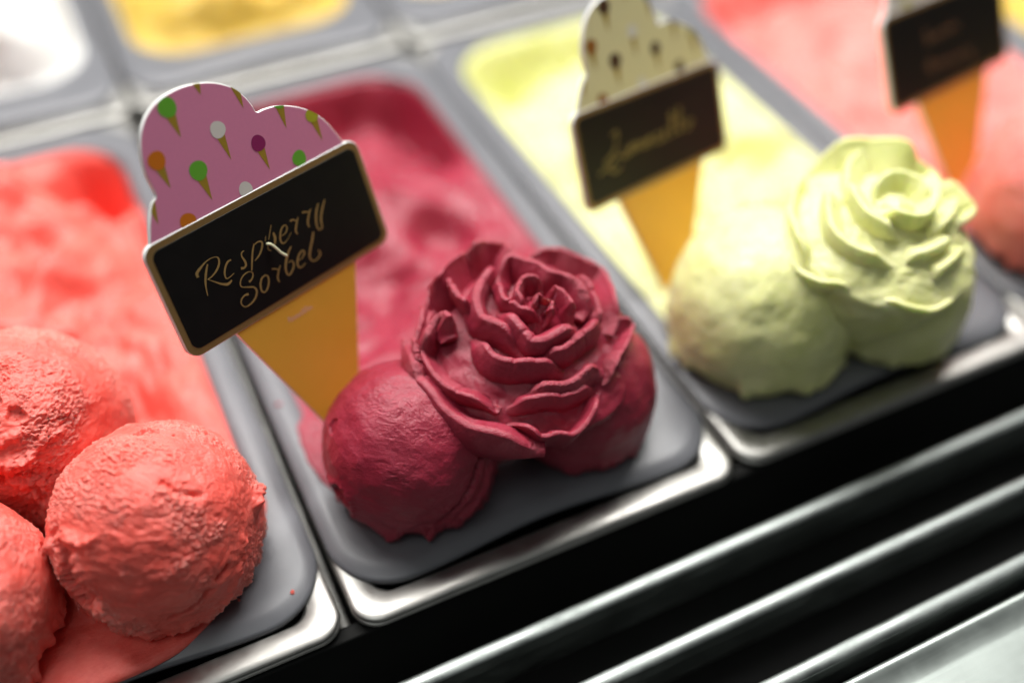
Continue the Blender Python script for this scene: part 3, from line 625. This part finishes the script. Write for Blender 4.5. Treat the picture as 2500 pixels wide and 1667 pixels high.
# ------------------------------------------------------------------ roses built of petals
def petal_mesh(name, rim, mat, seed, h=10., ol=.15, il=.9, te=2.4, n=140, rough=1.0, p=1.4, belly=.8, ruffle=1.0):
    """rim: points in mm in the rose's frame. A thick curved sheet hangs down and inwards from the rim."""
    R = spline(rim, n)
    u = np.linspace(0, 1, n)
    tan = np.gradient(R, axis=0); tan[:, 2] *= .3
    k = np.ones(9) / 9
    tp = np.stack([np.convolve(np.pad(tan[:, j], 4, mode='edge'), k, mode='valid') for j in range(3)], 1)
    tp /= np.linalg.norm(tp, axis=1)[:, None]
    up = np.array([0, 0, 1.])
    nrm = np.cross(tp, up); nrm /= np.linalg.norm(nrm, axis=1)[:, None]
    rad = R.copy(); rad[:, 2] = 0
    if (nrm * rad).sum(1).mean() < 0: nrm = -nrm
    sd = seed * 7.7
    nz = fbm(np.stack([u * 5, np.full(n, sd), np.zeros(n)], 1), 3)
    endf = sstep(0, .24, u) * sstep(1, .76, u)
    rg = np.random.RandomState(int(seed * 100) % 9999)
    for _ in range(2):                                                     # torn notches in the rim
        uc, dp = rg.uniform(.15, .85), rg.uniform(.2, 1.3)
        nz = nz - dp * np.exp(-((u - uc) / rg.uniform(.012, .03)) ** 2) / 1.5 * min(1., rough)
    R = R + up * (nz * 1.5 * ruffle - (1 - endf) ** 1.5 * 7.0)[:, None] + nrm * (fbm(np.stack([u * 4, np.zeros(n), np.full(n, sd)], 1), 2) * 1.4 * ruffle)[:, None]
    rm = np.linalg.norm(R[:, :2], axis=1)
    nv = 13
    v = np.linspace(0, 1, nv)
    sec = []
    rings = []
    w = 1 - v
    out = [(-ol * h * w[i] + belly * math.sin(math.pi * v[i]), -h * w[i], v[i]) for i in range(nv)]
    inn = [(-te - il * h * w[i] ** p, -h * w[i], v[i]) for i in range(nv - 1, -1, -1)]
    rimc = [(-te / 2 + te / 2 * math.cos(t), te * .30 * math.sin(t), 1.0) for t in np.linspace(0, math.pi, 9)[1:-1]]
    sec = np.array(out + rimc + inn)
    m = len(sec)
    sc = (.3 + .7 * endf)
    P = R[:, None, :] + nrm[:, None, :] * (sec[None, :, 0] * np.minimum(1, (rm / 9.0))[:, None] * (.6 + .4 * sc)[:, None])[..., None] + up * (sec[None, :, 1] * (.22 + .78 * endf)[:, None])[..., None]
    q = P * .001
    low = vnoise(q * 48 + sd, 2) * .8
    mid = vnoise(q * 240 + sd, 3) * .24
    rimw = (sec[:, 2] ** 3.5)[None, :, None]
    msk = sstep(0, .28, fbm(q * 70 + sd + 4, 2))[..., None]
    crumb = vnoise(q * 460 + sd, 4) * .62 * rough
    strg = fbm(np.stack([np.repeat(u[:, None] * 3, m, 1), np.tile(sec[:, 2] * 14, (n, 1)), np.full((n, m), sd)], -1), 3)[..., None] * .35
    P = P + low + mid + crumb * rimw * (.05 + .95 * msk) + nrm[:, None, :] * strg
    V = (P * .001).reshape(-1, 3)
    F = grid_faces(n, m).tolist()
    F.append(tuple(range(m - 1, -1, -1))); F.append(tuple((n - 1) * m + b for b in range(m)))
    fr = np.clip(rimw[..., 0] * (.25 + 1.1 * msk[..., 0]) * min(1.3, rough), 0, 1)
    return put_attr(mesh(name, V, F, mat), fr)

def rose_core(name, ztop, k, R, mat, seed, drop, zlow):
    nr, nph = 70, 160
    ph = np.linspace(0, 2 * math.pi, nph, endpoint=False)
    rings = []
    for t in np.linspace(.02, 1, nr):
        rho = R * t
        z = ztop - drop - k * rho ** 2 * 1e-3 + (drop - 4.0) * math.exp(-(rho / 8) ** 2)
        rings.append(np.stack([rho * np.cos(ph), rho * np.sin(ph), np.full(nph, z)], 1))
    for t in np.linspace(0, 1, 20)[1:]:
        rho = R * (1 - .30 * t ** 1.6); z = rings[nr - 1][0, 2] * (1 - t) + zlow * t
        rings.append(np.stack([rho * np.cos(ph), rho * np.sin(ph), np.full(nph, z)], 1))
    A = np.array(rings)
    A = A + vnoise(A * .055 + seed, 3) * 2.6 + vnoise(A * .3 + seed, 3) * .9
    return rings_mesh(name, list(A * .001), mat)

def rose(frame, petals, par, mat, seed, core, nm):
    (loc, basis) = frame
    e = empty(nm, loc, basis)
    link("core", rose_core("core", *core[:3], mat, seed, *core[3:]), e)
    for i, pts in enumerate(petals):
        kw = par.get(i, {})
        link("petal", petal_mesh("petal", pts, mat, seed + i * 1.37, **kw), e)
    return e

ras_par = {0: dict(h=8, ol=.05, il=.4, te=1.8, p=.8, rough=1.2, ruffle=.6), 1: dict(h=6, ol=.0, il=.5, te=3.0, p=.6, rough=2.0, ruffle=.7), 2: dict(h=8, ol=.05, il=.4, te=1.8, p=.7, rough=1.5, ruffle=.6),
           3: dict(h=9, ol=.05, il=.4, te=2.2, p=.7, rough=.9, belly=1.0), 4: dict(h=11, ol=-.05, il=.35, te=3.6, p=.6, rough=2.0, ruffle=.7, belly=1.2), 5: dict(h=13, ol=.1, il=.45, te=2.4, p=.8, rough=1.6, ruffle=.8),
           6: dict(h=14, ol=-.08, il=.32, te=3.2, p=.6, rough=1.0, ruffle=.6, belly=1.5), 7: dict(h=15, ol=-.10, il=.30, te=2.6, p=.7, rough=1.0, ruffle=.6, belly=2.0), 8: dict(h=14, ol=-.08, il=.32, te=2.6, p=.7, rough=1.4, belly=1.6),
           9: dict(h=13, ol=.25, il=1.3, te=2.0, rough=1.0, ruffle=.6, p=1.1, belly=1.2), 10: dict(h=17, ol=.4, il=.9, te=1.8, rough=1.2, ruffle=.5, p=1.1), 11: dict(h=19, ol=.4, il=.7, te=1.8, rough=1.3, ruffle=.8, p=1.1),
           12: dict(h=17, ol=.4, il=.8, te=2.0, rough=1.2, ruffle=.5, p=1.1), 13: dict(h=14, ol=.35, il=.8, te=1.6, rough=1.8, ruffle=.8, p=.9), 14: dict(h=15, ol=-.05, il=.35, te=2.4, p=.7, rough=1.2, ruffle=.6, belly=2.0),
           15: dict(h=15, ol=.25, il=.8, te=2.0, rough=1.3, ruffle=.7, p=1.2), 16: dict(h=18, ol=.05, il=.8, te=3.4, p=.8, rough=1.8, belly=2.5), 17: dict(h=13, ol=-.05, il=.4, te=2.4, p=.7, rough=.8, ruffle=.5, belly=1.6), 18: dict(h=12, ol=.3, il=.4, te=2.2, p=.8, rough=1.2), 19: dict(h=13, ol=.1, il=.5, te=2.0, p=.8, rough=1.0),
           20: dict(h=14, ol=.05, il=.5, te=2.0, p=.8, rough=1.0, ruffle=.5, belly=1.8), 21: dict(h=16, ol=.3, il=.7, te=2.0, p=.8, rough=1.4)}
r1 = rose(RAS_FRAME, RAS_PETALS, ras_par, M_rasp, 3, (40, 9.5, 41, 13, -14), "sorbet_rose")
tag(r1, "dark pink raspberry sorbet rose with curled petals, sharp in the middle", "sorbet rose", "roses spread on top of the scoops")
lime_par = {i: dict(h=11, ol=.12, il=1.1, te=2.6, p=.7, rough=.45, n=90, ruffle=.35, belly=1.2) for i in range(20)}
for i in (7, 8, 9, 10, 12): lime_par[i] = dict(h=14, ol=.4, il=1.0, te=2.2, p=.9, rough=.5, n=90, ruffle=.4)
for i in (0, 1): lime_par[i] = dict(h=9, ol=.1, il=.6, te=2.2, p=.8, rough=.7, n=90, ruffle=.35)
r2 = rose(LIME_FRAME, LIME_PETALS, lime_par, M_lime, 5, (45, 10, 39, 9, -14), "gelato_rose")
tag(r2, "pale yellow green lemon gelato rose, blurred, right of the raspberry rose", "gelato rose", "roses spread on top of the scoops")

# ------------------------------------------------------------------ signs
def inside(p, poly):
    x, y = p; c = False; n = len(poly); j = n - 1
    for i in range(n):
        xi, yi = poly[i]; xj, yj = poly[j]
        if (yi > y) != (yj > y) and x < (xj - xi) * (y - yi) / (yj - yi) + xi: c = not c
        j = i
    return c

def plate(name, poly, z0, z1, mats, bev=.25):
    """extruded outline (mm); front face gets material 0, the rest material 1"""
    P = np.asarray(poly, float)
    d = np.roll(P, -1, 0) - np.roll(P, 1, 0); d /= np.linalg.norm(d, axis=1)[:, None] + 1e-9
    area2 = (P[:, 0] * np.roll(P[:, 1], -1) - np.roll(P[:, 0], -1) * P[:, 1]).sum()
    nn = np.stack([-d[:, 1], d[:, 0]], 1) * (1 if area2 > 0 else -1)
    I = P + nn * bev
    rings = [np.c_[P, np.full(len(P), z0)], np.c_[P, np.full(len(P), z1 - bev)], np.c_[I, np.full(len(P), z1)]]
    V = np.concatenate(rings) * .001; n = len(P); F = []; ids = []
    for a in range(2):
        for b in range(n):
            c = (b + 1) % n; F.append((a * n + b, a * n + c, (a + 1) * n + c, (a + 1) * n + b)); ids.append(1)
    F.append(tuple(2 * n + b for b in range(n))); ids.append(0)
    F.append(tuple(range(n - 1, -1, -1))); ids.append(1)
    return mesh(name, V, F, mats, False, ids)

def strokes_mesh(name, strokes, z, mat, th=.12):
    V = []; F = []
    for pts, ws in strokes:
        n = max(8, len(pts) * 7)
        Q = spline(np.c_[np.array(pts, float), ws], n)
        P, w = Q[:, :2], Q[:, 2]
        d = np.gradient(P, axis=0); d /= np.linalg.norm(d, axis=1)[:, None] + 1e-9
        nn = np.stack([-d[:, 1], d[:, 0]], 1)
        b = len(V)
        for i in range(n):
            l, r = P[i] + nn[i] * w[i] / 2, P[i] - nn[i] * w[i] / 2
            V += [(*l, z), (*l, z + th), (*r, z + th), (*r, z)]
        for i in range(n - 1):
            for k in range(4):
                F.append((b + i * 4 + k, b + i * 4 + (k + 1) % 4, b + i * 4 + 4 + (k + 1) % 4, b + i * 4 + 4 + k))
        F.append((b, b + 1, b + 2, b + 3)); e = b + (n - 1) * 4; F.append((e + 3, e + 2, e + 1, e))
    return mesh(name, np.array(V) * .001, F, mat, False)

BW, BH = 104.0, 47.5
def rr2(w, h, r): return rrect(-w / 2, w / 2, -h / 2, h / 2, r, nc=8, ne=4)[:, :2]

CLOUD_POLY = [tuple(p) for p in spline(CLOUD, 150)] + [(47.0, 20.0), (-47.0, 19.0)]
# keep the two sharp notches of the cloud outline
CONE_POLY = [(-30.1, -20.0), (-31.0, -23.0), (-8.0, -86.0), (7.6, -86.0), (32.2, -23.0), (31.5, -20.0)]
PRINT_COL = {"green": (.13, .42, .03), "white": (.72, .69, .64), "purple": (.27, .012, .11), "lime": (.42, .42, .02), "orange": (.62, .17, .004)}
def printed(name, ctr, r, tip, scoopmat, conemat, z):
    """flat printed ice cream: a disc and a cone, clipped by the edge of the cloud"""
    c = np.array(ctr); t = np.array(tip)
    ax = (t - c) / np.linalg.norm(t - c); pr = np.array([-ax[1], ax[0]])
    V = []; F = []; ids = []
    polyC = [tuple(p) for p in np.array(CLOUD_POLY)]
    def clip(pts, o):
        out = []
        for p in pts:
            if not inside(p, polyC):
                a, b = np.array(o), np.array(p)
                for _ in range(24):
                    m = (a + b) / 2
                    if inside(m, polyC): a = m
                    else: b = m
                p = a - (a - np.array(o)) * .02
            out.append(np.array(p))
        return out
    def sink(poly, zz, mi):
        b = len(V)
        for p in poly: V.append((p[0], p[1], zz))
        F.append(tuple(range(b, b + len(poly)))); ids.append(mi)
    cone = [c + ax * r * .55 + pr * r * .62, c + ax * r * .55 - pr * r * .62]
    conep = [cone[0] * (1 - s) + t * s for s in np.linspace(0, 1, 12)] + [t * (1 - s) + cone[1] * s for s in np.linspace(0, 1, 12)[1:]]
    conep += [cone[1] * (1 - s) + cone[0] * s for s in np.linspace(0, 1, 6)[1:-1]]
    oc = c * .3 + t * .7
    if not inside(oc, polyC): oc = t * .9 + c * .1
    if inside(oc, polyC): sink(clip(conep, oc), z, 1)
    disc = [c + r * (1 + .03 * math.sin(3 * a + ctr[0])) * np.array([math.cos(a), math.sin(a)]) for a in np.linspace(0, 2 * math.pi, 40, endpoint=False)]
    o2 = c if inside(c, polyC) else c + ax * r * .85
    if inside(o2, polyC): sink(clip(disc, o2), z + .04, 0)
    if not F: return None
    me = mesh(name, np.array(V) * .001, F, [scoopmat, conemat], False, ids, recalc=False)
    for p in me.polygons:
        if p.normal.z < 0: p.flip()
    return me

def sign(frame, label, cloudcol, cols, letters, ink, tagline=True, pin=False, cone_mat=None, scale=.918):
    loc, ex, ey = [np.array(q, float) for q in frame]
    ex /= np.linalg.norm(ex); ey = ey - ex * (ex @ ey); ey /= np.linalg.norm(ey); ez = np.cross(ex, ey)
    e = empty("flavour_sign", loc, (ex * scale, ey * scale, ez * scale))
    mc = plain("sign_cloud_print", cloudcol, .42, noise=.05, nscale=700, bump=.05)
    cl = link("cloud_panel", plate("cloud_panel", CLOUD_POLY, -1.8, 0, [mc, M_white_edge], .3), e)
    mcone = plain("printed_cone_paper", (.36, .235, .02), .45)
    for nmn, c, r, t in PRINTS:
        me = printed("printed_cone", c, r, t, plain("printed_scoop_" + nmn, cols.get(nmn, PRINT_COL[nmn]), .45), mcone, .06)
        if me: link("printed_cone", me, cl)
    link("cone_stem", plate("cone_stem", CONE_POLY, -1.8, -.05, [cone_mat or M_orange, M_white_edge], .3), e)
    bd = link("name_board", plate("name_board", rr2(BW, BH, 5.5), -1.9, .35, [M_gold, M_white_edge], .35), e)
    link("black_face", plate("black_face", rr2(BW - 5.8, BH - 5.8, 3.6), .30, .50, [M_black, M_black], .08), bd)
    link("lettering", strokes_mesh("lettering", [(p, [q * .8 for q in w]) for p, w in letters], .50, ink), bd)
    if tagline:
        (ax, ay), (bx, by) = TAGLINE
        st = []
        m = 7
        for i in range(m):
            x = ax + (bx - ax) * i / m; w = (bx - ax) / m
            hgt = (2.2, 1.2, 1.2, 1.2, 2.0, 2.2, 1.3)[i]
            st.append(([(x, ay - .4), (x + w * .2, ay + hgt - .5), (x + w * .55, ay + hgt * .6 - .3), (x + w * .7, ay - .4), (x + w, ay - .1)], [.3, .34, .3, .34, .3]))
        link("small_print", strokes_mesh("small_print", st, -.05, plain("pale_print", (.75, .45, .42), .5), .06), e)
    if pin:
        P = spline([(*p, z) for p, z in zip(PIN, (.3, 1.4, 2.2, 2.8, 3.2))], 30)
        rings = []
        for i, p in enumerate(P):
            d = P[min(i + 1, 29)] - P[max(i - 1, 0)]; d /= np.linalg.norm(d)
            a = np.cross(d, (0, 0, 1.)); a /= np.linalg.norm(a); b = np.cross(d, a)
            rings.append([(p + .55 * (math.cos(t) * a + math.sin(t) * b)) * .001 for t in np.linspace(0, 2 * math.pi, 10, endpoint=False)])
        link("pin", rings_mesh("pin", rings, M_clip), e)
    tag(e, label, "sign", "ice cream shaped flavour signs")
    return e

sign(SIGN1, "pink ice cream shaped sign reading Raspberry Sorbet on a black board", (.72, .24, .40), {}, LETTERS, M_letter, pin=True)

def script(pts_list, w=1.1):
    return [(p, [w * (.6 + .6 * ((i + k) % 2)) for i in range(len(p))]) for k, p in enumerate(pts_list)]
lim = [[(-29, 7.5), (-25.5, 8.5), (-26.5, 4), (-30, -1), (-36, -3.5), (-33, -5.5), (-27, -3), (-23, -5)], [(-41, -8), (-36, -6.5), (-31, -9.5), (-26, -8.2)],
       [(-22, -.5), (-22.6, -4), (-20.5, -4.6), (-18.8, -1)], [(-18.2, -.5), (-18.6, -4.5), (-17, -.8), (-15.6, -.6), (-15.8, -4.4), (-14, -.8), (-12.6, -.8), (-12.8, -4.4)],
       [(-9.4, -.6), (-11, -2.4), (-9.6, -4.4), (-7.8, -3), (-8.6, -.8)], [(-6, -.5), (-6.2, -4.4), (-4.2, -.8), (-2.8, -1), (-2.8, -4.4)],
       [(3, -1), (.6, -.8), (-.2, -3), (1.4, -4.6), (3.6, -3.6)], [(5, -2.6), (7.6, -1.8), (6.8, -.4), (5, -2), (5.4, -4.2), (8.2, -3.8)],
       [(10, -3.8), (13.5, 2.5), (13.6, 6.8), (12.2, 5), (11.8, -2.5), (13.4, -4.4)], [(15, -3.8), (18.6, 2.8), (18.8, 7.2), (17.4, 5), (16.8, -2.5), (18.4, -4.4)],
       [(23, -.4), (21.2, -2.2), (22.4, -4.4), (24.8, -3), (24, -.8), (27, -1.4)]]
choc = {"green": (.07, .03, .012), "white": (.72, .69, .64), "purple": (.06, .025, .01), "lime": (.42, .36, .12), "orange": (.30, .11, .01)}
sign(SIGN2, "cream ice cream shaped sign with brown dots in the lemon gelato", (.74, .68, .40), choc, script(lim, 1.3), M_dull, tagline=False)
two = [[(-20, 6), (-17, 9), (-18, 2), (-15, 5), (-13, 3), (-11, 5.5), (-9, 3), (-6, 6), (-4, 3), (-1, 6.5), (1, 3.5), (4, 7), (6, 4), (9, 6)],
       [(-21, -9), (-17, -5), (-17, -12), (-13, -8), (-10, -11), (-7, -8), (-4, -11.5), (0, -8.5), (3, -12), (7, -9), (10, -12), (14, -8), (17, -13), (21, -10)]]
sign(SIGN3, "white and green ice cream shaped sign in the pink gelato at the upper right", (.62, .62, .56), {"green": (.35, .40, .03), "orange": (.4, .42, .05), "purple": (.35, .4, .05)}, script(two, 1.4), M_dull2, tagline=False,
     cone_mat=M_orange, scale=.985)
